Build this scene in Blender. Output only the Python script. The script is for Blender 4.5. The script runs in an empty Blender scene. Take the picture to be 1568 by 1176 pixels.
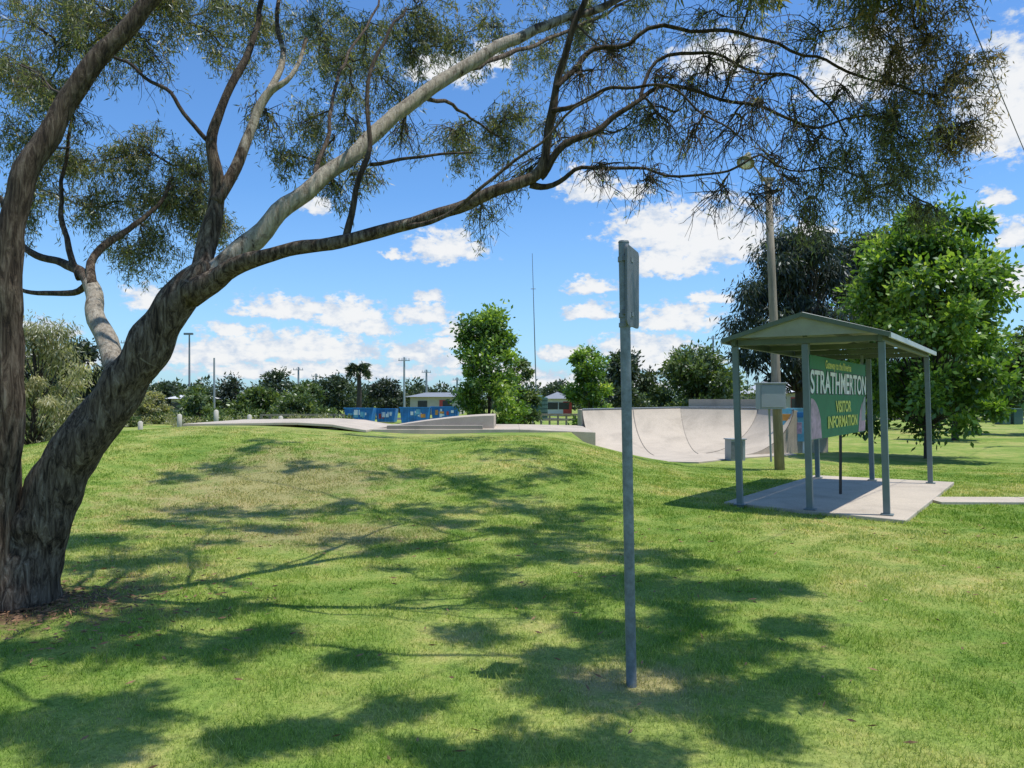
import bpy, math, random
import numpy as np
from mathutils import Vector, Matrix, noise
random.seed(11); rng=np.random.default_rng(5)
scene=bpy.context.scene
F=1150.0; CX=784.0; HZ=612.0; EYE=1.6
def S(u,v,d):            # image pixel coordinates u, v + estimated depth d -> metres
    return Vector(((u-CX)/F*d, d, EYE+(HZ-v)/F*d))
SUNV=Vector((0.34,-0.08,1.0)).normalized()

# ---------------------------------------------------------------- helpers
def link(o,parent=None):
    scene.collection.objects.link(o)
    if parent: o.parent=parent
    return o
def empty(name,loc=(0,0,0)):
    e=bpy.data.objects.new(name,None); e.empty_display_size=0.3; scene.collection.objects.link(e); return e
class B:
    def __init__(s): s.v=[];s.f=[];s.m=[];s.a=[]
    def add(s,vs,fs,mat=0,att=0.0):
        o=len(s.v); s.v+= [tuple(x) for x in vs]; s.f+=[tuple(i+o for i in f) for f in fs]; s.m+=[mat]*len(fs); s.a+=[att]*len(vs)
    def obj(s,name,mats,parent=None,smooth=False,bevel=0):
        me=bpy.data.meshes.new(name); me.from_pydata(s.v,[],s.f)
        for m in mats: me.materials.append(m)
        me.polygons.foreach_set('material_index',s.m)
        at=me.attributes.new('pale','FLOAT','POINT'); at.data.foreach_set('value',s.a)
        if smooth: me.polygons.foreach_set('use_smooth',[True]*len(s.f))
        me.update(); o=bpy.data.objects.new(name,me)
        if bevel:
            md=o.modifiers.new('bevel','BEVEL'); md.width=bevel; md.segments=2; md.limit_method='ANGLE'
        return link(o,parent)
BOXF=[(0,3,2,1),(4,5,6,7),(0,1,5,4),(1,2,6,5),(2,3,7,6),(3,0,4,7)]
def box(b,c,s,R=None,mat=0):
    c=Vector(c); R=R or Matrix.Identity(3)
    vs=[c+R@Vector((x*s[0]/2,y*s[1]/2,z*s[2]/2)) for z in(-1,1) for x,y in((-1,-1),(1,-1),(1,1),(-1,1))]
    b.add(vs,BOXF,mat)
def RZ(a): return Matrix.Rotation(a,3,'Z')
def beam(b,p0,p1,w,h,mat=0,up=(0,0,1)):
    p0=Vector(p0);p1=Vector(p1); t=(p1-p0); L=t.length; t.normalize(); up=Vector(up)
    s=t.cross(up)
    if s.length<1e-3: s=t.cross(Vector((0,1,0)))
    s.normalize(); n=s.cross(t)
    R=Matrix((s,t,n)).transposed()
    box(b,(p0+p1)/2,(w,L,h),R,mat)
def tube(b,pts,rad,sides=8,mat=0,att=None,rough=0,cap=True):
    n=len(pts); vs=[];fs=[]
    t=(pts[1]-pts[0]).normalized(); a=t.orthogonal().normalized()
    for i,p in enumerate(pts):
        t=(pts[min(i+1,n-1)]-pts[max(i-1,0)])
        if t.length<1e-9: t=Vector((0,0,1))
        t.normalize(); a=(a-t*a.dot(t)); a.normalize(); c=t.cross(a)
        for k in range(sides):
            an=2*math.pi*k/sides; d=a*math.cos(an)+c*math.sin(an); r=rad[i]
            if rough: r*=1+rough*noise.noise((p+d*rad[i])*5)+rough*.6*math.sin(an*3+i*.25)*.5
            vs.append(p+d*r)
        if i:
            for k in range(sides):
                k2=(k+1)%sides; o=(i-1)*sides; fs.append((o+k,o+k2,o+sides+k2,o+sides+k))
    if cap: fs.append(tuple(range(sides-1,-1,-1))); fs.append(tuple(range((n-1)*sides,n*sides)))
    o=len(b.v); b.add(vs,fs,mat)
    if att is not None:
        for i in range(n):
            for k in range(sides): b.a[o+i*sides+k]=att[i]
def smooth_path(nodes,sub=5,jit=0.0):
    out=[]; N=len(nodes)
    for i in range(N-1):
        P=[nodes[max(i-1,0)],nodes[i],nodes[i+1],nodes[min(i+2,N-1)]]
        for k in range(sub+(1 if i==N-2 else 0)):
            t=k/sub; w=(-.5*t+t*t-.5*t**3,1-2.5*t*t+1.5*t**3,.5*t+2*t*t-1.5*t**3,-.5*t*t+.5*t**3)
            p=sum((P[j][0]*w[j] for j in range(4)),Vector())
            ex=[P[1][q]*(1-t)+P[2][q]*t for q in range(1,len(P[1]))]
            if jit: p=p+noise.noise_vector(p*3.1)*jit
            out.append((p,*ex))
    return out
def np_mesh(name,verts,nper,mat,attr=None,parent=None,smooth=False):
    nv=len(verts); nf=nv//nper
    me=bpy.data.meshes.new(name); me.vertices.add(nv); me.vertices.foreach_set('co',verts.astype(np.float32).ravel())
    me.loops.add(nv); me.loops.foreach_set('vertex_index',np.arange(nv,dtype=np.int32))
    me.polygons.add(nf); me.polygons.foreach_set('loop_start',np.arange(0,nv,nper,dtype=np.int32))
    try: me.polygons.foreach_set('loop_total',np.full(nf,nper,dtype=np.int32))
    except Exception: pass
    me.update(calc_edges=True); me.materials.append(mat)
    if attr is not None:
        a=me.attributes.new('rnd','FLOAT','POINT'); a.data.foreach_set('value',np.repeat(attr,nper).astype(np.float32))
    return link(bpy.data.objects.new(name,me),parent)
def leaf_verts(pos,dr,L,W):
    n=len(pos); dr=dr/np.linalg.norm(dr,axis=1,keepdims=True)
    s=np.cross(dr,rng.normal(size=(n,3))); s/=np.linalg.norm(s,axis=1,keepdims=True)+1e-9
    L=np.asarray(L).reshape(-1,1); W=np.asarray(W).reshape(-1,1)
    v=np.empty((n,4,3)); v[:,0]=pos; v[:,1]=pos+dr*L*.45+s*W*.5; v[:,2]=pos+dr*L; v[:,3]=pos+dr*L*.45-s*W*.5
    return v.reshape(-1,3)

# ---------------------------------------------------------------- materials
def mat_new(name):
    m=bpy.data.materials.new(name); m.use_nodes=True; nt=m.node_tree; nt.nodes.clear()
    return m,nt
def N(nt,t,**k):
    n=nt.nodes.new(t)
    for a,v in k.items():
        if a.startswith('i_'):
            key=a[2:]; key=int(key) if key.isdigit() else key.replace('_',' ')
            n.inputs[key].default_value=v
        else: setattr(n,a,v)
    return n
def ramp(nt,fac,stops):
    r=N(nt,'ShaderNodeValToRGB'); e=r.color_ramp.elements
    while len(e)<len(stops): e.new(0.5)
    for i,(p,c) in enumerate(stops): e[i].position=p; e[i].color=(*c,1)
    nt.links.new(fac,r.inputs[0]); return r.outputs[0]
def mixc(nt,fac,a,b,mode='MIX'):
    m=N(nt,'ShaderNodeMix',data_type='RGBA',blend_type=mode)
    for s,v in((m.inputs[0],fac),(m.inputs[6],a),(m.inputs[7],b)):
        if hasattr(v,'is_linked'): nt.links.new(v,s)
        else: s.default_value=v if isinstance(v,(int,float)) else (*v,1)
    return m.outputs[2]
def math_(nt,op,a,b=None,c=None,clamp=False):
    m=N(nt,'ShaderNodeMath',operation=op,use_clamp=clamp)
    for i,v in enumerate((a,b,c)):
        if v is None: continue
        if hasattr(v,'is_linked'): nt.links.new(v,m.inputs[i])
        else: m.inputs[i].default_value=v
    return m.outputs[0]
def simple(name,col,rough=.7,var=.25,scale=6,metal=0,bump=.15,stretch=(1,1,1)):
    m,nt=mat_new(name); out=N(nt,'ShaderNodeOutputMaterial'); p=N(nt,'ShaderNodeBsdfPrincipled')
    p.inputs['Roughness'].default_value=rough; p.inputs['Metallic'].default_value=metal
    g=N(nt,'ShaderNodeNewGeometry'); mp=N(nt,'ShaderNodeMapping'); mp.inputs['Scale'].default_value=stretch
    nt.links.new(g.outputs['Position'],mp.inputs[0])
    n=N(nt,'ShaderNodeTexNoise',i_Scale=scale,i_Detail=6.0,i_Roughness=.65); nt.links.new(mp.outputs[0],n.inputs['Vector'])
    c=ramp(nt,n.outputs[0],[(.3,[x*(1-var) for x in col]),(.7,[min(1,x*(1+var)) for x in col])])
    nt.links.new(c,p.inputs['Base Color'])
    if bump:
        bp=N(nt,'ShaderNodeBump',i_Strength=bump,i_Distance=.02); nt.links.new(n.outputs[0],bp.inputs['Height']); nt.links.new(bp.outputs[0],p.inputs['Normal'])
    nt.links.new(p.outputs[0],out.inputs[0]); return m
def leafmat(name,dark,mid,light,trans=.35,tip=None):
    m,nt=mat_new(name); out=N(nt,'ShaderNodeOutputMaterial')
    a=N(nt,'ShaderNodeAttribute',attribute_name='rnd')
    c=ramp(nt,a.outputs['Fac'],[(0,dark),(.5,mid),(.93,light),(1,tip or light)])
    p=N(nt,'ShaderNodeBsdfDiffuse')
    t=N(nt,'ShaderNodeBsdfTranslucent'); mx=N(nt,'ShaderNodeMixShader',i_0=trans)
    tc=mixc(nt,1.0,c,(1.5,1.6,.7),'MULTIPLY')
    nt.links.new(c,p.inputs[0]); nt.links.new(tc,t.inputs[0])
    nt.links.new(p.outputs[0],mx.inputs[1]); nt.links.new(t.outputs[0],mx.inputs[2])
    gs=N(nt,'ShaderNodeBsdfGlossy',i_Roughness=.42); gs.inputs[0].default_value=(.7,.75,.8,1); m2=N(nt,'ShaderNodeMixShader',i_0=.05)
    nt.links.new(mx.outputs[0],m2.inputs[1]); nt.links.new(gs.outputs[0],m2.inputs[2]); nt.links.new(m2.outputs[0],out.inputs[0]); return m
def grass_colour(nt,cheap=False):
    g=N(nt,'ShaderNodeNewGeometry')
    n1=N(nt,'ShaderNodeTexNoise',i_Scale=.35,i_Detail=3.0,i_Roughness=.6); n2=N(nt,'ShaderNodeTexNoise',i_Scale=2.6,i_Detail=3.0,i_Roughness=.7)
    ns=[n1,n2]; n3=None
    if not cheap: n3=N(nt,'ShaderNodeTexNoise',i_Scale=45.0,i_Detail=3.0,i_Roughness=.7); ns.append(n3)
    for n in ns: nt.links.new(g.outputs['Position'],n.inputs['Vector'])
    c1=ramp(nt,n1.outputs[0],[(.36,(.175,.275,.045)),(.48,(.255,.345,.07)),(.62,(.365,.395,.115))])
    c2=ramp(nt,n2.outputs[0],[(.3,(.60,.74,.64)),(.5,(1,1,1)),(.7,(1.42,1.14,1.50))])
    c=mixc(nt,1.0,c1,c2,'MULTIPLY')
    if n3:
        c3=ramp(nt,n3.outputs[0],[(.3,(.60,.64,.60)),(.7,(1.3,1.26,1.28))])
        c=mixc(nt,1.0,c,c3,'MULTIPLY')
    sp=N(nt,'ShaderNodeSeparateXYZ'); nt.links.new(g.outputs['Position'],sp.inputs[0])
    def blob(x,y,rx,ry):
        a=math_(nt,'POWER',math_(nt,'DIVIDE',math_(nt,'SUBTRACT',sp.outputs[0],x),rx),2.0)
        b=math_(nt,'POWER',math_(nt,'DIVIDE',math_(nt,'SUBTRACT',sp.outputs[1],y),ry),2.0)
        d=math_(nt,'SUBTRACT',1.0,math_(nt,'SQRT',math_(nt,'ADD',a,b)))
        return math_(nt,'MULTIPLY',math_(nt,'ADD',d,math_(nt,'MULTIPLY',math_(nt,'SUBTRACT',n2.outputs[0],.5),1.8)),1.6,clamp=True)
    w=math_(nt,'MAXIMUM',blob(-3.9,12.5,2.6,3.6),math_(nt,'MAXIMUM',blob(.75,4.3,.55,.4),blob(-2.2,9.0,1.8,1.2)))
    c=mixc(nt,math_(nt,'MULTIPLY',w,.62),c,(.40,.32,.17))
    dirt=blob(-3.95,5.75,1.25,1.0)
    return c,dirt,n3
def ground_mat():
    m,nt=mat_new('lawn'); out=N(nt,'ShaderNodeOutputMaterial'); p=N(nt,'ShaderNodeBsdfPrincipled',i_Roughness=.9)
    p.inputs['Specular IOR Level'].default_value=.15
    c,dirt,n3=grass_colour(nt)
    c=mixc(nt,1.0,c,(.84,.84,.84),'MULTIPLY')
    c=mixc(nt,dirt,c,(.12,.075,.045))
    bp=N(nt,'ShaderNodeBump',i_Strength=.5,i_Distance=.03); nt.links.new(n3.outputs[0],bp.inputs['Height']); nt.links.new(bp.outputs[0],p.inputs['Normal'])
    nt.links.new(c,p.inputs['Base Color']); nt.links.new(p.outputs[0],out.inputs[0]); return m
def blade_mat():
    m,nt=mat_new('grass_blade'); out=N(nt,'ShaderNodeOutputMaterial'); p=N(nt,'ShaderNodeBsdfDiffuse')
    c,dirt,n3=grass_colour(nt,True)
    a=N(nt,'ShaderNodeAttribute',attribute_name='rnd')
    k=ramp(nt,a.outputs['Fac'],[(0,(.5,.6,.5)),(.5,(1.03,1.06,1.0)),(.85,(1.5,1.42,1.5)),(1,(2.2,1.75,3.0))])
    c=mixc(nt,1.0,c,k,'MULTIPLY')
    t=N(nt,'ShaderNodeBsdfTranslucent'); mx=N(nt,'ShaderNodeMixShader',i_0=.38)
    nt.links.new(c,p.inputs[0]); nt.links.new(mixc(nt,1.0,c,(1.3,1.35,.8),'MULTIPLY'),t.inputs[0])
    nt.links.new(p.outputs[0],mx.inputs[1]); nt.links.new(t.outputs[0],mx.inputs[2]); nt.links.new(mx.outputs[0],out.inputs[0]); return m
def bark_mat():
    m,nt=mat_new('gum_bark'); out=N(nt,'ShaderNodeOutputMaterial'); p=N(nt,'ShaderNodeBsdfPrincipled',i_Roughness=.85)
    p.inputs['Specular IOR Level'].default_value=.2
    g=N(nt,'ShaderNodeNewGeometry'); mp=N(nt,'ShaderNodeMapping'); mp.inputs['Rotation'].default_value=(0,math.radians(-38),0); mp.inputs['Scale'].default_value=(1,1,.16)
    nt.links.new(g.outputs['Position'],mp.inputs[0])
    n=N(nt,'ShaderNodeTexNoise',i_Scale=26.0,i_Detail=8.0,i_Roughness=.75,i_Distortion=.8); nt.links.new(mp.outputs[0],n.inputs['Vector'])
    n2=N(nt,'ShaderNodeTexNoise',i_Scale=4.5,i_Detail=6.0,i_Roughness=.65,i_Distortion=1.2); nt.links.new(g.outputs['Position'],n2.inputs['Vector'])
    dark=ramp(nt,n.outputs[0],[(.36,(.016,.012,.009)),(.46,(.085,.060,.043)),(.56,(.20,.155,.115)),(.68,(.36,.30,.235))])
    pale=ramp(nt,n.outputs[0],[(.32,(.18,.145,.11)),(.48,(.42,.365,.29)),(.66,(.62,.56,.46))])
    a=N(nt,'ShaderNodeAttribute',attribute_name='pale')
    f=math_(nt,'MULTIPLY',math_(nt,'SUBTRACT',math_(nt,'ADD',a.outputs['Fac'],math_(nt,'MULTIPLY',math_(nt,'SUBTRACT',n2.outputs[0],.5),2.4)),.42),4.0,clamp=True)
    c=mixc(nt,f,dark,pale)
    f2=math_(nt,'MULTIPLY',math_(nt,'SUBTRACT',-.25,a.outputs['Fac']),2.0,clamp=True)
    c=mixc(nt,math_(nt,'MULTIPLY',f2,.6),c,(.035,.027,.022))
    bp=N(nt,'ShaderNodeBump',i_Strength=1.0,i_Distance=.045); nt.links.new(n.outputs[0],bp.inputs['Height']); nt.links.new(bp.outputs[0],p.inputs['Normal'])
    nt.links.new(c,p.inputs['Base Color']); nt.links.new(p.outputs[0],out.inputs[0]); return m
M_ground=ground_mat(); M_blade=blade_mat(); M_bark=bark_mat()
M_gumleaf=leafmat('gum_leaf',(.06,.07,.037),(.145,.16,.078),(.27,.28,.125),.45,(.36,.25,.15))
M_brownleaf=leafmat('gum_leaf_ochre',(.08,.07,.037),(.19,.155,.08),(.35,.23,.12),.45,(.48,.24,.14))
M_broad=leafmat('broad_leaf',(.035,.08,.013),(.13,.23,.03),(.38,.50,.09),.4,(.55,.58,.18))
M_dark=leafmat('dark_leaf',(.014,.022,.013),(.034,.048,.026),(.085,.10,.055),.2)
M_far=leafmat('far_leaf',(.025,.042,.022),(.05,.075,.036),(.11,.14,.06),.2)
M_mid=leafmat('mid_leaf',(.03,.055,.016),(.08,.12,.035),(.20,.25,.07),.3)
M_pale=leafmat('pale_leaf',(.12,.13,.065),(.27,.27,.13),(.48,.43,.24),.4)
M_trunk=simple('tree_trunk_bark',(.055,.042,.034),.9,.4,9,bump=.6,stretch=(1,1,.3))
def conc(name,col,var):
    m,nt=mat_new(name); out=N(nt,'ShaderNodeOutputMaterial'); p=N(nt,'ShaderNodeBsdfPrincipled',i_Roughness=.85)
    g=N(nt,'ShaderNodeNewGeometry'); a=N(nt,'ShaderNodeTexNoise',i_Scale=1.1,i_Detail=7.0,i_Roughness=.65,i_Distortion=.5); b_=N(nt,'ShaderNodeTexNoise',i_Scale=60.0,i_Detail=3.0)
    for q in(a,b_): nt.links.new(g.outputs['Position'],q.inputs['Vector'])
    c=ramp(nt,a.outputs[0],[(.32,[x*(1-var) for x in col]),(.5,col),(.7,[x*(1+var*.6) for x in col])])
    c=mixc(nt,1.0,c,ramp(nt,b_.outputs[0],[(.35,(.85,.85,.84)),(.65,(1.1,1.1,1.1))]),'MULTIPLY')
    nt.links.new(c,p.inputs['Base Color']); nt.links.new(p.outputs[0],out.inputs[0]); return m
M_conc=conc('concrete',(.46,.395,.315),.2)
M_concd=conc('concrete_dark',(.27,.24,.20),.25)  # darker concrete for joints, low ledge and the block under the deck lip
M_gal=simple('galvanised_steel',(.17,.195,.21),.5,.35,24,metal=.15,bump=.05)
M_alu=simple('aluminium_back',(.12,.135,.145),.5,.2,10,metal=.15,bump=.02)
M_post=simple('shelter_paint',(.14,.18,.185),.45,.12,5,bump=.03)
M_green=simple('shelter_green_paint',(.10,.13,.10),.5,.15,4,bump=.03)
M_fascia=simple('roof_fascia',(.36,.38,.36),.4,.12,4,bump=.03)
M_under=simple('roof_underside',(.30,.31,.25),.6,.15,4,bump=.03)
M_signg=simple('sign_green',(.010,.16,.055),.6,.15,3,bump=0)
M_white=simple('white_paint',(.78,.79,.77),.5,.05,4,bump=0)
M_yel=simple('yellow_paint',(.62,.65,.10),.5,.1,4,bump=0)
M_pink=simple('sign_pink',(.45,.28,.36),.5,.5,7,bump=0)
M_timber=simple('weathered_timber',(.25,.21,.16),.9,.35,14,bump=.5,stretch=(1,1,.15))
M_box=simple('grey_metal_box',(.26,.29,.30),.5,.08,4,bump=.02)
M_blk=simple('black_steel',(.015,.015,.016),.5,.1,5,bump=0)
M_lamp=simple('lamp_shade',(.16,.15,.07),.5,.2,10,bump=.05)
M_blue=simple('mural_blue',(.02,.18,.46),.5,.35,2.2,bump=0)
M_lblue=simple('mural_light_blue',(.16,.42,.55),.5,.3,3,bump=0)
M_red=simple('red_paint',(.45,.05,.04),.5,.2,3,bump=0)
M_orange=simple('orange_paint',(.6,.26,.05),.5,.3,3,bump=0)
M_wall=simple('house_wall',(.45,.42,.36),.8,.1,2,bump=.05)
M_roof=simple('metal_roof',(.22,.23,.24),.5,.1,1,bump=.03)
M_roofw=simple('pale_metal_roof',(.6,.6,.6),.5,.08,1,bump=.03)
M_glass=simple('window_dark',(.03,.035,.04),.15,.1,3,bump=0)
M_tank=simple('tank_green',(.05,.11,.09),.5,.1,2,bump=0)
M_gravel=simple('gravel',(.42,.31,.23),.95,.2,3,bump=.3)
M_asph=simple('asphalt',(.06,.06,.06),.95,.2,5,bump=.3)
M_litter=simple('dead_leaf',(.22,.12,.06),.8,.5,30,bump=0)

# ---------------------------------------------------------------- world
w=bpy.data.worlds.new('World'); scene.world=w; w.use_nodes=True; nt=w.node_tree; nt.nodes.clear()
el=math.asin(SUNV.z); az=math.atan2(SUNV.x,SUNV.y)
sky=N(nt,'ShaderNodeTexSky',sky_type='NISHITA',sun_disc=False,sun_elevation=el,sun_rotation=az)
sky.air_density=1.0; sky.dust_density=.6; sky.ozone_density=1.0
clouds=[(685,378,64,30),(1010,345,84,42),(1085,352,118,56),(1030,400,70,30),(1130,372,52,28),(905,285,48,28),(968,292,30,16),(680,105,60,28),(750,85,40,20),
(1100,85,80,34),(1320,100,90,60),(1545,150,92,106),(1555,430,58,28),(1525,300,26,18),(1500,336,38,12),(1556,358,34,26),
(530,478,66,28),(440,470,80,20),(650,482,54,21),(660,456,26,12),(905,437,40,15),(905,475,44,17),(1035,486,70,26),(1090,457,38,11),
(480,530,120,30),(390,530,86,26),(330,540,80,26),(60,503,66,22),(228,456,42,21),(640,538,54,18),(985,530,84,26),(1020,550,80,22),(870,538,52,14),
(500,566,230,18),(350,503,44,14),(1240,350,40,15),(880,585,190,13),(90,545,90,16),(565,500,42,15),(480,310,28,18),(720,550,72,14),(1380,585,200,14),(705,505,48,14),(600,390,18,8),(690,522,36,12),(780,570,90,12)]
tc=N(nt,'ShaderNodeTexCoord'); sp=N(nt,'ShaderNodeSeparateXYZ'); nt.links.new(tc.outputs['Generated'],sp.inputs[0])
AZ=math_(nt,'ARCTAN2',sp.outputs[0],sp.outputs[1]); EL=math_(nt,'ARCSINE',sp.outputs[2])
cb=N(nt,'ShaderNodeCombineXYZ'); nt.links.new(AZ,cb.inputs[0]); nt.links.new(EL,cb.inputs[1])
mp=N(nt,'ShaderNodeMapping'); mp.inputs['Scale'].default_value=(1,1.6,1); nt.links.new(cb.outputs[0],mp.inputs[0])
wn=N(nt,'ShaderNodeTexNoise',i_Scale=30.0,i_Detail=5.0,i_Roughness=.62); nt.links.new(mp.outputs[0],wn.inputs['Vector'])
ws=N(nt,'ShaderNodeVectorMath',operation='SUBTRACT'); nt.links.new(wn.outputs['Color'],ws.inputs[0]); ws.inputs[1].default_value=(.5,.5,.5)
wm=N(nt,'ShaderNodeVectorMath',operation='MULTIPLY_ADD'); nt.links.new(ws.outputs[0],wm.inputs[0]); wm.inputs[1].default_value=(.06,.024,0); nt.links.new(cb.outputs[0],wm.inputs[2])
cur=None
for (u,v,rx,ry) in clouds:
    dv=Vector(((u-CX)/F,1,(HZ-(v+ry*.35))/F)).normalized()
    a=math.atan2(dv.x,dv.y); e=math.asin(dv.z); ca=math.cos(a)
    ix=F/(rx*ca*ca*1.1); iy=F/(ry*1.35*ca)
    m1=N(nt,'ShaderNodeVectorMath',operation='MULTIPLY_ADD')
    nt.links.new(wm.outputs[0],m1.inputs[0]); m1.inputs[1].default_value=(ix,iy,0); m1.inputs[2].default_value=(-a*ix,-e*iy,0)
    m2=N(nt,'ShaderNodeVectorMath',operation='MULTIPLY'); nt.links.new(m1.outputs[0],m2.inputs[0]); m2.inputs[1].default_value=(1,-2.4,1)
    m3=N(nt,'ShaderNodeVectorMath',operation='MAXIMUM'); nt.links.new(m1.outputs[0],m3.inputs[0]); nt.links.new(m2.outputs[0],m3.inputs[1])
    m4=N(nt,'ShaderNodeVectorMath',operation='LENGTH'); nt.links.new(m3.outputs[0],m4.inputs[0])
    cur=m4.outputs['Value'] if cur is None else math_(nt,'MINIMUM',cur,m4.outputs['Value'])
n2=N(nt,'ShaderNodeTexNoise',i_Scale=55.0,i_Detail=5.0,i_Roughness=.62); nt.links.new(mp.outputs[0],n2.inputs['Vector'])
zz=math_(nt,'MAXIMUM',sp.outputs[2],.03); pc=N(nt,'ShaderNodeCombineXYZ')
nt.links.new(math_(nt,'DIVIDE',sp.outputs[0],zz),pc.inputs[0]); nt.links.new(math_(nt,'DIVIDE',sp.outputs[1],zz),pc.inputs[1])
n3=N(nt,'ShaderNodeTexNoise',i_Scale=.8,i_Detail=5.0,i_Roughness=.6); nt.links.new(pc.outputs[0],n3.inputs['Vector'])
off=N(nt,'ShaderNodeMapRange',i_1=.68,i_2=.85); nt.links.new(math_(nt,'ABSOLUTE',AZ),off.inputs[0])
gen=math_(nt,'MULTIPLY',math_(nt,'SUBTRACT',n3.outputs[0],.58),5.0)
gen=math_(nt,'SUBTRACT',gen,math_(nt,'MULTIPLY',math_(nt,'SUBTRACT',1.0,off.outputs[0]),4.0))
d=math_(nt,'SUBTRACT',1.0,cur); d=math_(nt,'ADD',d,math_(nt,'MULTIPLY',math_(nt,'SUBTRACT',n2.outputs[0],.48),1.9)); d=math_(nt,'MAXIMUM',d,gen)
mr=N(nt,'ShaderNodeMapRange',interpolation_type='SMOOTHSTEP',i_1=-.03,i_2=.42); nt.links.new(d,mr.inputs[0]); D=mr.outputs[0]
n4=N(nt,'ShaderNodeTexNoise',i_Scale=36.0,i_Detail=3.0,i_Roughness=.6); ad=N(nt,'ShaderNodeVectorMath',operation='ADD'); nt.links.new(mp.outputs[0],ad.inputs[0]); ad.inputs[1].default_value=(.0,.008,.4); nt.links.new(ad.outputs[0],n4.inputs['Vector'])
D2=N(nt,'ShaderNodeMapRange',interpolation_type='SMOOTHSTEP',i_1=-.1,i_2=.85); nt.links.new(math_(nt,'ADD',d,math_(nt,'MULTIPLY',math_(nt,'SUBTRACT',n4.outputs[0],.5),2.0)),D2.inputs[0])
tint=mixc(nt,1.0,sky.outputs[0],(.76,1.20,1.66),'MULTIPLY')
hz=N(nt,'ShaderNodeMapRange',i_1=.0,i_2=.26,i_3=.36,i_4=0.0); nt.links.new(sp.outputs[2],hz.inputs[0])
tint=mixc(nt,hz.outputs[0],tint,(4.4,6.2,8.0))
ccol=mixc(nt,D2.outputs[0],(5.1,5.9,7.1),(8.0,8.05,8.1))
col=mixc(nt,math_(nt,'MULTIPLY',D,.96),tint,ccol)
bg=N(nt,'ShaderNodeBackground',i_Strength=.115); wo=N(nt,'ShaderNodeOutputWorld')
nt.links.new(col,bg.inputs[0]); nt.links.new(bg.outputs[0],wo.inputs[0])
sl=bpy.data.lights.new('sun','SUN'); sl.energy=4.9; sl.angle=math.radians(.53); sl.color=(1,.95,.87)
so=link(bpy.data.objects.new('sun',sl)); so.rotation_euler=SUNV.to_track_quat('Z','Y').to_euler(); so.location=(10,-5,30)

# ---------------------------------------------------------------- ground
def sst(x,a,b):
    t=np.clip((x-a)/(b-a),0,1); return t*t*(3-2*t)
def gh(x,y):
    x=np.asarray(x,float); y=np.asarray(y,float)
    k=sst(y,19.2,20.2); xr=4.5*(1-k)+2.3*k; xl=.3*(1-k)+1.7*k
    fx=sst(x,-14.5,-8.0)*(1-sst(x,xl,xr))
    fy=sst(y,9.6,17.6)*(1-sst(y,25,30))
    m=(0.77+.15*sst(-x,3,7)*1.0-.10*np.exp(-((x+2.2)/1.9)**2)-.05*sst(x,-1,1))*fx*fy
    near=(1-sst(y,60,120))*(1-sst(np.abs(x),40,80))
    u=.035*np.sin(x*.55+1.3)*np.cos(y*.43)+.02*np.sin(x*1.3+y*.9)
    flat=1-np.exp(-(((x-5.6)/4.0)**2+((y-12.4)/4.0)**2)**2)
    sk=1-sst(x,1.2,2.2)*sst(y,19.2,20)*(1-sst(x,9.5,11))*(1-sst(y,28,30))
    dk=1-.8*sst(y,15,18)*(1-sst(y,24,27))*sst(x,-10,-8)*(1-sst(x,3,5))
    return m+u*near*flat*sk*.8*dk
def ghs(x,y): return float(gh(x,y))
xs=np.unique(np.concatenate([[-3000,-1500,-700,-350,-200,-120,-80],np.linspace(-50,50,251),[80,120,200,350,700,1500,3000]]))
ys=np.unique(np.concatenate([[-3000,-1000,-300,-100,-40,-15],np.linspace(-6,40,185),np.linspace(42,90,25),[120,180,300,600,1200,3000]]))
X,Y=np.meshgrid(xs,ys); Z=gh(X,Y); nx=len(xs); ny=len(ys)
idx=np.arange(nx*ny).reshape(ny,nx)
fc=np.stack([idx[:-1,:-1],idx[:-1,1:],idx[1:,1:],idx[1:,:-1]],-1).reshape(-1,4)
me=bpy.data.meshes.new('ground'); me.from_pydata(np.stack([X,Y,Z],-1).reshape(-1,3).tolist(),[],fc.tolist()); me.materials.append(M_ground)
me.polygons.foreach_set('use_smooth',[True]*len(fc)); link(bpy.data.objects.new('ground',me))

SL=[Vector((3.2,11.35)),Vector((5.05,9.63)),Vector((8.3,14.1)),Vector((6.2,15.4))]
def inslab(x,y,g=.0):
    r=np.ones(len(x),bool)
    for i in range(4):
        a=SL[i];b=SL[(i+1)%4]; r&=((b.x-a.x)*(y-a.y)-(b.y-a.y)*(x-a.x))>-g
    return r
n=560000
y=2.3+(18.8-2.3)*rng.random(n)**1.25; x=(rng.random(n)*2-1)*(y*.74+1.2)
keep=~inslab(x,y,.06); keep&=~((x>6.3)&(np.abs(y-11.75)<.36))
dd=np.hypot((x+3.95)/1.2,(y-5.75)/.95); keep&=(dd>rng.random(n)*1.15)
x=x[keep];y=y[keep]; n=len(x); z=gh(x,y)
tuft=.75+.5*np.sin(x*5.1+2*np.sin(y*3.3))*np.sin(y*4.7+1.5*np.sin(x*2.9))
h=(.018+.026*rng.random(n))*np.clip((20.5-y)/6,.25,1)*tuft; wd=(.0034+.003*rng.random(n))*np.clip(y/4.5,.8,3.4)
edge=inslab(x,y,.35)|((np.abs(x-.7)<.12)&(np.abs(y-4.2)<.12)); h=np.where(edge,h*1.7,h)
an=rng.random(n)*6.283; ln=rng.normal(size=(n,2))*.6
v=np.empty((n,3,3)); cx=np.cos(an)*wd/2; cy=np.sin(an)*wd/2
v[:,0]=np.stack([x-cx,y-cy,z-.003],-1); v[:,1]=np.stack([x+cx,y+cy,z-.003],-1); v[:,2]=np.stack([x+ln[:,0]*h,y+ln[:,1]*h,z+h],-1)
np_mesh('grass',v.reshape(-1,3),3,M_blade,rng.random(n))
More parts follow.
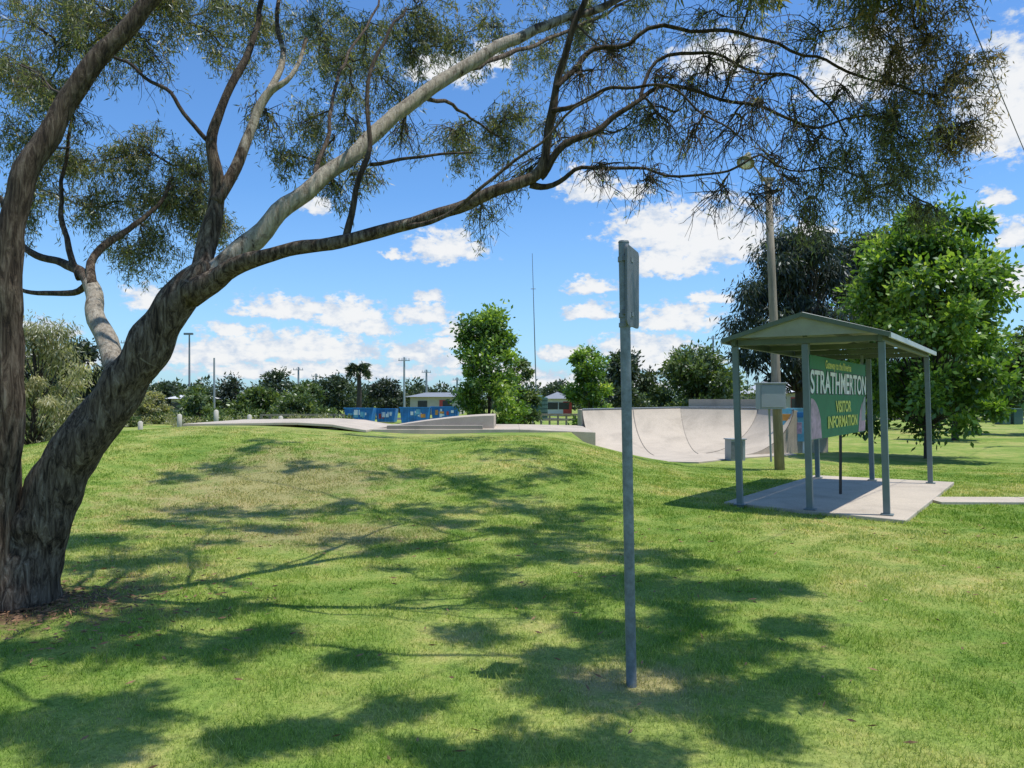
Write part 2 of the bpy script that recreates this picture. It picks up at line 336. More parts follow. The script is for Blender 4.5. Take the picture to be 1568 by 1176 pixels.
n=1300; a=rng.random(n)*6.28; r=np.abs(rng.normal(size=n))
x=-3.7+np.cos(a)*r*.9; y=5.7+np.sin(a)*r*.7
m=500; x=np.concatenate([x,(rng.random(m)*2-1)*6]); y=np.concatenate([y,3+rng.random(m)*7])
z=gh(x,y)+.02+.012*rng.random(n+m); dr=rng.normal(size=(n+m,3)); dr[:,2]*=.15
np_mesh('leaf_litter',leaf_verts(np.stack([x,y,z],-1),dr,.05+.03*rng.random(n+m),.014),4,M_litter)

# ---------------------------------------------------------------- the big eucalyptus
tree=empty('eucalyptus_tree')
bk=B(); limbs=[]
def limbw(nd,sides=10,jit=.02,rough=.12,sub=5):
    p=smooth_path(nd,sub,jit)
    tube(bk,[q[0] for q in p],[q[1] for q in p],sides,0,[q[2] for q in p],rough)
    for q in p: limbs.append((q[0],q[1]))
def limb(nodes,sides=10,jit=.02,rough=.12,pale=0.0,sub=5):
    limbw([(S(a[0],a[1],a[2]),a[3],(a[4] if len(a)>4 else pale)) for a in nodes],sides,jit,rough,sub)
limb([(18,975,5.8,.34,.0),(30,925,5.8,.26,.0),(52,830,5.8,.21,.1),(100,720,5.8,.18,.1),(163,628,5.8,.168,.1),(213,555,5.8,.158,.15),(260,485,5.8,.148,.2),(300,432,5.8,.125,.3),(318,405,5.82,.09,.3)],20,.03,.24,0,8)
limb([(285,452,5.8,.13,.3),(335,410,5.85,.10,.6),(400,350,5.95,.078,.75),(470,292,6.1,.068,.8),(545,232,6.3,.063,.8),(620,165,6.6,.060,.85),(690,113,6.9,.060,.9),(760,74,7.2,.055,.8),(840,38,7.5,.046,.6),(920,10,7.8,.038,.4),(1010,-40,8.2,.03,.2),(1100,-110,8.6,.02,0)],12,.04,.16)
limb([(290,450,5.75,.12,.1),(345,415,5.7,.072,.1),(400,392,5.65,.056,-.0),(465,376,5.6,.050,-.05),(530,367,5.6,.047,.0),(590,352,5.6,.046,.2),(660,330,5.6,.045,.2),(730,305,5.6,.044,.1),(790,283,5.6,.043,-.1),(828,255,5.6,.040,-.3),(842,200,5.6,.033,-.6),(850,140,5.6,.028,-.7),(868,70,5.6,.025,-.7),(900,-10,5.6,.02,-.7),(930,-120,5.5,.014,-.7)],12,.03,.18)
limb([(824,262,5.6,.036),(870,226,5.6,.028),(930,187,5.65,.022),(985,150,5.7,.018),(1040,128,5.8,.015),(1110,150,5.8,.013),(1180,175,5.8,.012),(1260,190,5.9,.010),(1340,170,6,.008)],7,.07,.1,-.8)
limb([(812,274,5.6,.030),(845,278,5.6,.02),(900,262,5.6,.014),(990,250,5.6,.011),(1080,268,5.6,.009),(1160,245,5.7,.008),(1240,262,5.9,.007),(1320,270,6,.006)],6,.08,.1,-.8)
limb([(850,140,5.6,.022),(890,90,5.7,.02),(960,60,5.8,.017),(1050,50,5.9,.015),(1150,60,6,.013),(1250,90,6,.012),(1340,120,6,.010),(1420,150,6,.008)],7,.08,.1,-.8)
limb([(985,150,5.7,.016),(1010,100,5.8,.014),(1080,80,5.9,.012),(1160,110,6,.010),(1240,130,6,.009),(1300,210,6,.007)],6,.08,.1,-.8)
limb([(845,175,5.6,.02),(900,150,5.5,.014),(960,130,5.4,.011),(1030,140,5.3,.009),(1090,190,5.3,.007),(1150,215,5.3,.005)],6,.08,.1,-.8)
limb([(528,367,5.6,.030),(540,310,5.65,.024),(566,225,5.75,.020),(560,150,5.9,.017),(578,80,6.2,.014),(620,10,6.6,.01)],7,.05,.1,-.8)
limb([(600,348,5.6,.022),(660,335,5.5,.016),(720,300,5.4,.013),(790,245,5.4,.011),(850,190,5.3,.009),(930,140,5.2,.007)],6,.05,.1,-.4)
limb([(566,250,5.75,.016),(620,244,5.8,.012),(680,236,5.9,.010),(725,232,6,.007)],6,.05,.1,-.6)
limb([(305,425,5.8,.085,.1),(320,360,5.9,.075,-.0),(330,290,6,.060,-.1),(322,222,6,.042,-.5),(345,150,6.1,.033,-.8),(380,80,6.3,.028,-.8),(402,0,6.6,.022,-.8),(430,-90,7,.015,-.8)],10,.03,.16)
limb([(328,310,5.95,.055,-.1),(362,258,6.1,.045,.2),(383,200,6.2,.040,.6),(410,145,6.3,.038,1.),(445,118,6.35,.02,.8),(470,60,6.6,.015,.2)],9,.02)
limb([(410,145,6.3,.03,.9),(432,90,6.6,.026,.6),(425,20,7,.02,.2),(440,-60,7.5,.014,.2)],8,.02)
limb([(322,225,6,.022),(290,182,6,.018),(255,137,6.05,.015),(205,100,6.1,.013),(150,75,6.2,.010)],6,.05,.1,-.8)
limb([(-10,900,5.7,.20,-.1),(-2,780,5.65,.135,-.15),(10,640,5.6,.11,-.3),(12,500,5.6,.10,-.4),(16,400,5.6,.095,-.4),(28,300,5.6,.088,-.5),(72,205,5.7,.08,-.5),(130,112,5.8,.072,-.5),(205,28,5.9,.062,-.5),(290,-60,6,.05,-.5),(380,-170,6.1,.04,-.5)],12,.03,.16)
limb([(15,420,5.6,.06),(-60,330,5.4,.05),(-150,200,5.2,.04),(-180,60,5,.03)],7,.03,.1,-.5)
limb([(190,596,5.85,.09,.0),(172,545,6.1,.085,.8),(150,490,6.4,.078,.9),(142,445,6.7,.07,.8),(128,418,6.9,.05,.0),(95,405,7.1,.04,-.6),(55,392,7.2,.034,-.6),(25,360,7.3,.026,-.6),(0,300,7.4,.02,-.6)],10,.03)
limb([(140,440,6.7,.05,.2),(150,388,7,.036,-.4),(195,352,7.3,.028,-.6),(235,320,7.5,.02,-.6),(265,270,7.7,.014,-.6)],7,.04)
limb([(120,425,6.9,.035),(98,350,7.1,.024),(97,280,7.3,.019),(104,200,7.4,.014),(118,110,7.5,.01)],6,.05,.1,-.6)
limb([(135,432,6.8,.035),(110,448,6.9,.028),(60,448,7,.022),(10,430,7.1,.02),(-40,400,7.1,.015)],6,.03,.1,-.6)
limb([(480,285,6.1,.022),(500,200,6.6,.018),(520,110,7.4,.016),(560,40,8.4,.014),(600,-30,9.4,.012)],7,.06,.1,-.5)
limb([(700,110,6.9,.03),(760,90,7.8,.026),(840,60,8.9,.022),(930,20,9.8,.02),(1000,-20,10.6,.015)],7,.05,.1,-.2)
limb([(640,150,6.7,.024),(690,160,7.3,.017),(730,185,7.9,.013),(770,215,8.2,.01)],6,.05,.1,-.4)
limbw([(S(290,-60,6),.045,-.6),(Vector((-1.6,5.2,5.5)),.035,-.6),(Vector((-.4,4.7,5.5)),.03,-.6),(Vector((.9,4.4,5.3)),.025,-.6),(Vector((2.2,4.3,5.0)),.018,-.6),(Vector((3.0,4.4,4.8)),.012,-.6)],8,.12)
limbw([(Vector((-1.6,5.2,5.5)),.03,-.6),(Vector((-1.4,4.3,5.2)),.022,-.6),(Vector((-.9,3.6,5.0)),.016,-.6),(Vector((.2,3.3,4.8)),.01,-.6)],7,.1)
limbw([(S(-150,200,5.2),.035,-.6),(Vector((-3.6,4.6,5.0)),.025,-.6),(Vector((-2.6,4.0,5.1)),.018,-.6),(Vector((-1.8,3.6,5.0)),.012,-.6)],7,.1)
limbw([(S(1010,-40,8.2),.03,-.4),(Vector((1.2,9.4,8.0)),.026,-.4),(Vector((.3,10.8,8.8)),.02,-.4),(Vector((-1.2,12,9.4)),.014,-.4)],7,.1)

lp=[];ld=[];ll=[]; ochre_p=[];ochre_d=[];ochre_l=[]
tw=B()
anch=list(limbs)
def rdir(): return Vector(rng.normal(size=3)).normalized()
def cluster(c,r,dens=1.0,ochre=False,ls=.065,k=None):
    P,D_,L_=(ochre_p,ochre_d,ochre_l) if ochre else (lp,ld,ll)
    a,ar=anch[k]
    mid=(a+c)/2+Vector((0,0,.04*(c-a).length))+rdir()*.14*(c-a).length
    pa=smooth_path([(a,min(ar*.55,.013)),((a+mid)/2+rdir()*.05,.010),(mid,.008),((mid+c)/2+rdir()*.07,.0065),(c,.004)],3,.06)
    tube(tw,[q[0] for q in pa],[q[1] for q in pa],5,0,cap=False)
    for q in pa[4:]: anch.append((q[0],q[1]))
    sparse=dens<.5
    n1=22 if sparse else int(9+8*min(dens,1)); n2=3 if sparse else 5
    for i in range(n1):
        s=pa[int(len(pa)*(.25+.74*random.random()))][0]
        t=c+rdir()*r*(1.35 if sparse else 1.2)*random.random()**.42; t.z-=(.35 if sparse else .12)*r
        m=(s+t)/2+rdir()*.22*r+Vector((0,0,.14*r))
        pb=smooth_path([(s,.0052 if sparse else .0042),(m,.004 if sparse else .0032),(t,.002)],4,.04)
        tube(tw,[q[0] for q in pb],[q[1] for q in pb],3,0,cap=False)
        for j in range(n2):
            s2=pb[int(len(pb)*(.25+.74*random.random()))][0]
            e=s2+rdir()*(.30*r+.06)+Vector((0,0,-.45*r*random.random()-.06))
            m2=(s2+e)/2+rdir()*.08*r
            q_=1.4 if sparse else 1.0
            tube(tw,[s2,m2,e],[.0021*q_,.0016*q_,.001*q_],3,0,cap=False)
            nl=rng.poisson((10+62*r)*dens*random.choice((.2,.9,1,1.5)))
            if nl==0: continue
            tt=rng.random(nl)[:,None]; A=np.array(s2);Bm=np.array(m2);E=np.array(e)
            pos=A*(1-tt)**2+2*Bm*tt*(1-tt)+E*tt**2+rng.normal(size=(nl,3))*.03
            dr=rng.normal(size=(nl,3))*.7+np.array([0,0,-.75])
            P.append(pos);D_.append(dr);L_.append(ls*(.6+.7*rng.random(nl)))
def grow(todo):
    todo=list(todo)
    C=np.array([tuple(t[0]) for t in todo])
    best=np.full(len(todo),1e9); bi=np.zeros(len(todo),int); alive=np.ones(len(todo),bool)
    def upd(lo,hi):
        A=np.array([tuple(q[0]) for q in anch[lo:hi]])
        dm=np.linalg.norm(C[:,None]-A[None],axis=2)+np.maximum(0,A[None,:,2]-C[:,None,2])*.5
        j=dm.argmin(1); v_=dm[np.arange(len(C)),j]; m=v_<best; best[m]=v_[m]; bi[m]=j[m]+lo
    upd(0,len(anch))
    for _ in todo:
        i=int(np.where(alive,best,1e9).argmin()); alive[i]=False; lo=len(anch)
        cluster(*todo[i],k=int(bi[i])); upd(lo,len(anch))
CL=[(40,40,6.5,75),(120,60,7,75),(60,130,7,65),(190,40,7,60),(20,200,7,50,.8),(160,10,6.6,65),(10,110,6,55),(230,85,7,36,.5),(90,-20,7,70),(240,-10,7,60),(110,160,7,36,.5),
(150,250,8,58),(220,240,8,62),(280,245,8,52),(200,310,8,66),(300,335,8,42),(130,320,8,42,.8),(50,290,8,50,.8),(235,380,8,40,.9),(340,335,7.5,30,.8),(90,240,8,46),(265,300,8,42),(30,330,8,38,.5),(180,385,8,36,.7),(310,290,8,36,.7),
(290,30,7.5,52),(340,80,7.5,46,.7),(420,40,8,55),(490,100,9,50,.9),(520,30,10,62),(600,50,10,66),(650,15,10,58),(460,190,7.5,42,.9),(530,160,8,40,.6),(400,170,6.6,32,.5),(700,50,10,56,.9),(440,240,7,30,.7),(570,110,9,50,.8),(640,90,10,45,.6),(480,30,9,55),(350,10,8,50),(540,200,8,32,.5),(610,150,9,34,.4),
(555,265,6.2,26,.5),(620,205,7,30,.25),(520,285,6.3,26,.6),(490,240,7,28,.6),
(770,30,10,62,.9),(830,80,9.5,46,.6),(750,175,8.3,44,.8),(715,235,8.5,42,.7),(805,165,8.3,38,.8),(780,235,8.3,34,.6),(690,195,8,32,.5),(730,330,8,26,.3),(760,290,7,26,.3),(860,20,10,55,.9),(840,190,7,34,.4),
(900,50,9.5,55,.55),(960,110,7.5,50,.25),(990,20,10,62,.6),(960,180,6.6,40,.6),(1060,60,9,65,.3),(1040,160,6.3,44,.2),(1000,200,6,38,.3),(1130,25,8,65,.4),(1150,120,6.3,52,.1),(1210,60,6.5,60,.3),(1220,170,6,52,.1),(900,200,6.5,36,.3),
(1120,200,6,46,.06),(1180,230,6,46,.08),(1090,290,5.8,36,.05),(1150,300,6,36,.1),(930,60,6,52,.12),(1080,110,6,55,.1),(1020,110,5.6,50,.06),(1000,260,5.6,38,.05),(930,250,5.6,34,.05),(1200,280,5.8,38,.15),(1060,210,5.4,44,.05),(890,110,5.7,44,.06),(1160,170,5.6,44,.06),(1130,80,5.6,50,.08),
(1300,40,6.5,62,.75),(1290,150,6,54,.5),(1370,110,6,64,.9,1),(1440,55,6,58,.9,1),(1440,150,6,60,1,1),(1390,210,6,60,1),(1310,245,6,52,.75),(1455,215,6,44,.9,1),(1255,295,6,42,.55),(1400,275,6,44,.8),(1330,300,6,40,.7),(1350,50,6,54,.9,1),(1400,-30,6,65,1,1),(1290,-40,6.3,65,1),(1250,220,6,44,.35),(1480,100,6,40,.9,1),(1230,340,6.2,28,.5),(1420,325,6.2,26,.4),(1350,180,6,52,.9),(1490,190,6,34,.7,1),(1360,260,6.3,42,.7)]
J=[]
for c in CL:
    u,v_,d,r=c[:4]; de=c[4] if len(c)>4 else 1.0
    J.append((S(u,v_,d),r*d/F*1.08,de*.92,len(c)>5,.055+.005*max(0,d-6)))
SH=[(720,960,4.9,60),(800,900,5.4,80),(900,950,5.0,90),(1010,910,5.2,90),(1110,905,5.4,80),(1010,1000,4.8,90),(1130,990,5.0,100),(1220,960,5.0,80),(1180,1060,4.6,100),(1240,1040,4.6,60),(1080,1080,4.6,90),(820,1050,4.7,80),(920,1060,4.8,90),(1200,900,5.3,60),(1060,950,5.4,90),(1150,1130,4.7,70),(860,1000,5.0,80),(960,890,5.6,80),(1060,1020,4.9,80),(960,970,5.3,80),
(60,1110,4.7,120),(200,1080,4.8,90),(460,1120,4.6,80),(800,1140,4.5,100),(620,1080,4.8,60),(960,1150,4.5,100),(330,1000,5.2,80),(150,970,5.4,100),(60,1000,5.4,90),(250,940,5.4,90),(140,870,5.8,90),(350,930,5.2,60),(700,1160,4.5,60),(540,1010,4.9,50),(380,1150,4.7,60),(120,1160,4.8,100),(40,930,5.6,90),(410,970,5.0,50),(200,1000,5.6,90),(230,900,5.8,70),(100,930,6.0,80),
(560,830,6.4,50),(720,870,5.8,60),(850,850,6,70),(1050,845,6.0,70),(1000,830,6.4,60),(640,820,6.8,50),(950,850,6.4,70),(280,840,6.2,60),(780,800,7.4,70),(420,800,7,40),
(640,765,9,70),(740,745,9,80),(830,770,9,80),(900,800,9,70),(480,730,9,50),(320,765,9,50),(220,780,9,60),(560,700,9,50),(690,705,9,60),(860,735,9,80),(400,715,9,50),(780,720,9,70),(600,735,9,60),(700,780,9,60),(520,760,9,40),(250,740,9,45),(920,760,9,60),(820,810,9,60),(700,740,9,70),(790,760,9,80),(870,780,9,70),(340,730,9,45)]
for (u,v_,z,r) in SH:  # foliage clumps added above the view, placed by where their shadows fall
    yy=EYE*F/(v_-HZ)
    if v_<850: yy*=.93
    far=z==9
    if far: yy*=.95; z=1.9+.54*(yy)+r/F*yy*1.15
    g=Vector(((u-CX)/F*yy,yy,0)); g.z=ghs(g.x,g.y)
    J.append((g+SUNV/SUNV.z*(z-g.z),r/F*yy*.9,.85 if far else .95,False,.12))
grow(J)
tw.obj('twigs',[M_trunk],tree); bk.obj('trunk_and_limbs',[M_bark],tree,smooth=True)
def finish(P,D_,L_,name,mat,par,wr=.2,at_=None):
    pos=np.concatenate(P);dr=np.concatenate(D_);L=np.concatenate(L_)
    a=rng.random(len(pos)) if at_ is None else np.clip(np.concatenate(at_),0,1)
    np_mesh(name,leaf_verts(pos,dr,L,L*wr),4,mat,a,par)
finish(lp,ld,ll,'foliage',M_gumleaf,tree,.16);finish(ochre_p,ochre_d,ochre_l,'foliage_ochre',M_brownleaf,tree,.16)

# ---------------------------------------------------------------- generic trees
def ctree(name,x,y,H,rx,clear,mat,nclump=40,nleaf=12000,leaf=.12,prof=.8,droop=.1,tr=.1,wr=.45,clr=.28,ry=None):
    e=empty(name); z0=ghs(x,y); b=B(); rnd=random.Random(int(abs(x*37+y*11)))
    top=Vector((x,y,z0+H)); base=Vector((x,y,z0-.1)); ry=ry or rx
    pts=smooth_path([(base,tr*1.3),(Vector((x+.03*H*rnd.uniform(-1,1),y,z0+clear)),tr*.85),(Vector((x+.05*H*rnd.uniform(-1,1),y,z0+(clear+H)/2)),tr*.5),(top-Vector((0,0,.2*H)),tr*.12)],5,.03)
    tube(b,[p[0] for p in pts],[p[1] for p in pts],9,0,None,.1)
    P=[];D_=[];L_=[];A_=[]
    hc=H-clear
    for i in range(nclump):
        t=rnd.random()**.85*.94; rr=math.sin(math.pi*min(1,(.08+.88*t)**prof))**.6
        an=rnd.random()*6.283; q=rnd.random()**.42*rr*rnd.uniform(.78,1.1)
        c=Vector((x+math.cos(an)*q*rx,y+math.sin(an)*q*ry,z0+clear+hc*t))
        cr=clr*rx*rnd.uniform(.5,1.3)
        zi=min(len(pts)-1,max(5,int(len(pts)*(c.z-z0-hc*.25)/H)))
        s=pts[zi][0]; tube(b,[s,(s+c)/2+Vector((rnd.uniform(-.1,.1),0,-.04*rx)),c],[tr*.3,tr*.18,tr*.05],4,0,cap=False)
        k=int(nleaf/nclump*rnd.uniform(.6,1.4)); g=rng.normal(size=(k,3)); g/=np.linalg.norm(g,axis=1,keepdims=True)
        rad=cr*rng.random((k,1))**.45*(1+.3*rng.normal(size=(k,1))); pos=np.array(c)+g*rad*np.array([1,1,.8])
        dr=g*.6+rng.normal(size=(k,3))*.5+np.array([0,0,-droop]); P.append(pos);D_.append(dr);L_.append(leaf*(.6+.8*rng.random(k)))
        A_.append(rng.random(k)*.62+.26*g[:,2]+rnd.uniform(-.12,.32)+.12*(q-.5))  # upper and outer leaves lighter: sunlit highlights put into leaf colour, plus random tone
    b.obj('trunk',[M_trunk],e,smooth=True); finish(P,D_,L_,'foliage',mat,e,wr,A_)
    return e
def at(u,d): return (u-CX)/F*d
def hgt(v_,d): return EYE+(HZ-v_)/F*d
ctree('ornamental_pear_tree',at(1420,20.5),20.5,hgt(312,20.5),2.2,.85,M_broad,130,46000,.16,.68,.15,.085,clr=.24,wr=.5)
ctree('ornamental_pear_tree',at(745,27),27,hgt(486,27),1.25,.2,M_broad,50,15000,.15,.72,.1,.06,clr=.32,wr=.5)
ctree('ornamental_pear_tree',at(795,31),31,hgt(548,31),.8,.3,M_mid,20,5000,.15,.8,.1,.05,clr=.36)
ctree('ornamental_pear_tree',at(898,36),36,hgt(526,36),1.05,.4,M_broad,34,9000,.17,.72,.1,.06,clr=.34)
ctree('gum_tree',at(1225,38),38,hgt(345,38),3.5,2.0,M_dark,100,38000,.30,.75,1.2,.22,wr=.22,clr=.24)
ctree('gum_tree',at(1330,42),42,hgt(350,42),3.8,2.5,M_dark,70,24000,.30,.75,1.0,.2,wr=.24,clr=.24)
ctree('peppercorn_tree',at(50,19),19,hgt(508,19),1.35,.1,M_pale,45,17000,.13,.9,1.3,.09,wr=.2)
ctree('peppercorn_tree',at(-40,18),18,hgt(495,18),1.3,.2,M_pale,30,9000,.13,.9,1.3,.09,wr=.2)
ctree('shade_tree',at(120,55),55,hgt(528,55),2.6,.4,M_dark,40,8000,.35)
ctree('shade_tree',at(60,70),70,hgt(545,70),3.5,.4,M_far,40,7000,.4)
ctree('shade_tree',at(1062,62),62,hgt(537,62),3.1,.2,M_mid,50,11000,.36,clr=.34)
ctree('shade_tree',at(955,62),62,hgt(543,62),2.4,.2,M_far,36,8000,.36,clr=.34)
for (u,v_,d,rx,mm) in ((425,570,85,2.2,M_far),(515,578,85,2.6,M_far),(592,582,90,2.0,M_dark),(360,579,80,2.8,M_dark),(850,583,95,2.2,M_far),(255,588,78,2.6,M_far),(470,590,70,1.6,M_mid),(300,598,62,1.5,M_mid),(395,600,60,1.6,M_mid),(205,590,70,2.0,M_dark),(655,598,100,2.2,M_far)):
    ctree('shade_tree',at(u,d),d,hgt(v_,d),rx,.1,mm,28,4200,.36,clr=.36)
ctree('shade_tree',at(1520,55),55,hgt(575,55),2.6,1.0,M_mid,30,6000,.34)
ctree('shade_tree',at(1463,30),30,hgt(560,30),1.6,1.5,M_mid,26,6000,.22,tr=.11)
ctree('shade_tree',at(1492,36),36,hgt(540,36),2.0,1.6,M_mid,30,7000,.24,tr=.11)
ctree('shade_tree',at(1600,34),34,hgt(500,34),2.4,1.8,M_mid,34,7000,.24,tr=.12)
ctree('shade_tree',at(305,48),48,hgt(603,48),1.2,.0,M_mid,24,4500,.24,clr=.36)
ctree('shade_tree',at(232,50),50,hgt(605,50),1.1,.0,M_pale,20,3500,.24,clr=.36)
ctree('shade_tree',at(455,50),50,hgt(606,50),1.2,.0,M_mid,20,3500,.24,clr=.36)
def mass(name,items,mat,leaf,k=520,wr=.5):
    P=[];D_=[];L_=[]
    for (x,y,top,r) in items:
        nb=max(3,int(top/r*1.6))
        for q in range(nb):
            c=np.array([x+rng.normal()*r*.5,y+rng.normal()*r*.4,top*(.12+.8*rng.random())-.15*r]); kk=int(k/nb*1.5)
            g=rng.normal(size=(kk,3)); g/=np.linalg.norm(g,axis=1,keepdims=True)
            P.append(c+g*r*.62*rng.random((kk,1))**.4); D_.append(g+rng.normal(size=(kk,3))*.6); L_.append(leaf*(.6+.8*rng.random(kk)))
    finish(P,D_,L_,name,mat,None,wr)
it=[]
for i in range(190):
    x=-150+300*i/189+rng.normal()*1.5; d=128+rng.normal()*9; k=noise.noise(Vector((x*.11,3,0)))
    it.append((x,d,3.4+2.2*max(-.3,k)+rng.random()*.9,2.1+rng.random()))
mass('distant_tree_line',it,M_far,.65,340)
it=[]
for i in range(60):
    u=-150+720*rng.random(); d=54+rng.normal()*5; it.append((at(u,d),d,.4+.8*rng.random()**2,.6+.5*rng.random()))
mass('roadside_shrubs',it,M_mid,.2,340)
it=[]
for i in range(34):
    u=60+460*rng.random(); d=46+rng.normal()*3; it.append((at(u,d),d,.35+.3*rng.random(),.5+.3*rng.random()))
mass('dry_grass_tussocks',it,M_pale,.18,300,.2)
it=[]
for i in range(44):
    u=900+900*i/43; d=76+rng.normal()*5; it.append((at(u,d),d,2.2+1.3*rng.random(),1.5+.6*rng.random()))
mass('background_shrubs',it,M_mid,.34,340)
e=empty('palm_tree'); d=80; x=at(549,d); H=hgt(562,d); b=B(); tube(b,[Vector((x,d,-.1)),Vector((x+.1,d,H*.5)),Vector((x,d,H))],[.32,.24,.22],8); b.obj('trunk',[M_trunk],e)
P=[];D_=[];L_=[]
for i in range(46):
    a=rng.random()*6.28; up=rng.random()*1.5-.45
    for s in np.linspace(.15,1,12):
        p=np.array([x+math.cos(a)*1.1*s,d+math.sin(a)*1.1*s,H+up*1.1*s-.8*s*s])
        for q in range(3): P.append(p[None,:]+rng.normal(size=(1,3))*.03); D_.append(np.array([[math.cos(a)+rng.normal()*.7,math.sin(a)+rng.normal()*.7,-.5+rng.normal()*.4]])); L_.append(np.array([.5]))
finish(P,D_,L_,'fronds',M_far,e,.25)

# ---------------------------------------------------------------- sign post (foreground)
e=empty('traffic_sign'); b=B()
p0=S(967,1052,4.25); p1=S(955,372,4.25)
tube(b,[p0,p0.lerp(p1,.5),p1],[.0295]*3,20,0)
tube(b,[p1,p1+Vector((0,0,.012))],[.032,.028],20,0)
q=p0.lerp(p1,.81); tube(b,[q,q+Vector((0,0,.025))],[.036]*2,16,0)
b.obj('post',[M_gal],e,smooth=False,bevel=.002)
b=B(); R=RZ(math.radians(68)); c=S(966,438,4.25)+Vector((.018,.06,0))
vs=[];hw=.15;hh=.225;rc=.03
for (sx,sz) in((1,1),(-1,1),(-1,-1),(1,-1)):
    for k in range(6):
        an=math.atan2(sz,sx)-math.pi/4+k/5*math.pi/2; vs.append((sx*(hw-rc)+rc*math.cos(an),sz*(hh-rc)+rc*math.sin(an)))
n=len(vs); V=[c+R@Vector((a_,t_,z_)) for t_ in(-.006,.006) for a_,z_ in vs]
b.add(V,[tuple(range(n)),tuple(range(2*n-1,n-1,-1))]+[(i,i+n,(i+1)%n+n,(i+1)%n) for i in range(n)],0)
for dz in(-.15,.15): box(b,c+R@Vector((0,.018,dz)),(.26,.022,.028),R,0)
b.obj('sign_plate',[M_alu],e,bevel=.001)
b=B()
for dz in(-.15,.15):
    qq=p0.lerp(p1,.90+dz*.42); tube(b,[qq-Vector((0,0,.014)),qq+Vector((0,0,.014))],[.035]*2,16,0)
    box(b,(qq+c+Vector((0,0,dz)))/2,(.05,.05,.024),R,0)
b.obj('clamps',[M_gal],e)

# ---------------------------------------------------------------- shelter
e=empty('park_shelter')
FL=Vector((3.36,11.05,0));FR=Vector((5.02,10.05,0));BR=Vector((7.72,13.85,0)); BL=Vector((6.05,14.85,0))
FC=(FL+FR)/2;BC=(BL+BR)/2
HE=2.38
b=B(); lean=Vector((-.075,0,HE))
for p in(FL,FC,FR,BC,BR,BL):
    beam(b,p+Vector((0,0,-.05)),p+lean,.085,.085,0,up=(1,-.6,0)); box(b,p+Vector((0,0,.065)),(.16,.16,.014),RZ(-.55),0)
b.obj('posts',[M_post],e,bevel=.006)
ax=(BC-FC).normalized(); sx=(FR-FL).normalized(); RH=.29
hw=(FR-FL).length/2
def rp(along,side,z): return FC+ax*along+sx*side+Vector((-.075,0,z))
L=(BC-FC).length
b=B()
for s in(-1,1):
    beam(b,rp(-.1,s*hw,HE+.05),rp(L+.1,s*hw,HE+.05),.06,.10,0)
beam(b,rp(0,-hw+.04,HE+.05),rp(0,hw-.04,HE+.05),.05,.08,0); beam(b,rp(L,-hw+.04,HE+.05),rp(L,hw-.04,HE+.05),.05,.08,0)
for a_ in(L*.33,L*.66): beam(b,rp(a_,-hw+.04,HE+.05),rp(a_,hw-.04,HE+.05),.05,.08,0)
beam(b,rp(.05,0,HE+.06+RH-.06),rp(L-.05,0,HE+.06+RH-.06),.05,.09,0)
beam(b,rp(0,0,HE+.1),rp(0,0,HE+RH-.02),.05,.05,0,up=(1,0,0))
b.obj('beams',[M_green],e,bevel=.004)
b=B(); ov=.13
for s in(-1,1):
    A=rp(-.2,0,HE+.14+RH);Bp=rp(L+.2,0,HE+.14+RH);C=rp(L+.2,s*(hw+ov),HE+.10);Dp=rp(-.2,s*(hw+ov),HE+.10)
    n_=(Bp-A).cross(Dp-A).normalized(); n_= n_ if n_.z>0 else -n_
    K=60; vs=[]
    for k in range(K+1):
        t=k/K; hgt_=.012*(1 if k%2 else 0)
        vs+= [A.lerp(Bp,t)+n_*hgt_, Dp.lerp(C,t)+n_*hgt_]
    b.add(vs,[(2*k,2*k+1,2*k+3,2*k+2) for k in range(K)],0)
    beam(b,Dp-Vector((0,0,.03)),C-Vector((0,0,.03)),.03,.07,2)
    for al in(-.2,L+.2):
        P0=rp(al,0,HE+.11+RH);P1=rp(al,s*(hw+ov),HE+.075); beam(b,P0,P1,.03,.06,1)
b.obj('roof_sheets',[M_under,M_green,M_fascia],e)
b=B()
for al in(-.165,):
    g=[rp(al,-hw,HE+.11),rp(al,hw,HE+.11),rp(al,0,HE+.06+RH)]; g2=[p+ax*.012 for p in g]
    b.add(g+g2,[(0,1,2),(5,4,3),(0,3,4,1),(1,4,5,2),(2,5,3,0)],0)
b.obj('gable_panel',[M_under],e)
b=B()
vs=[Vector((p.x,p.y,-.15)) for p in SL]+[Vector((p.x,p.y,.055)) for p in SL]
b.add(vs,[(0,3,2,1),(4,5,6,7),(0,1,5,4),(1,2,6,5),(2,3,7,6),(3,0,4,7)],0); b.obj('concrete_slab',[M_conc],e,bevel=.01)
b=B(); R=RZ(-.02)
for i in range(12): box(b,(7.30+i*1.5,11.76-.03*i,-.03),(1.485,.62,.14),R,0)
b.obj('footpath',[M_conc],None,bevel=.006)
e=empty('information_sign')
s0=FC+ax*.12+Vector((-.05,0,0)); s1=BC-ax*.5+Vector((-.05,0,0)); zb,zt=1.02,2.24
def sp_(t,z,off=0): 
    p=s0.lerp(s1,t); nn=Vector((ax.y,-ax.x,0)); return Vector((p.x,p.y,z))+nn*off
b=B(); mid=(s0+s1)/2; Ls=(s1-s0).length; Rs=RZ(math.atan2(ax.y,ax.x))
box(b,(mid.x,mid.y,(zb+zt)/2),(Ls,.03,zt-zb),Rs,0)
for t in(0.02,.98): beam(b,sp_(t,zb-.02,-.03),sp_(t,zt+.18,-.03),.04,.04,1,up=(1,0,0))
b.obj('panel',[M_signg,M_post],e,bevel=.003)
b=B(); beam(b,sp_(.5,0),sp_(.5,zb),.035,.035,0,up=(1,0,0)); b.obj('support',[M_blk],e)
b=B()
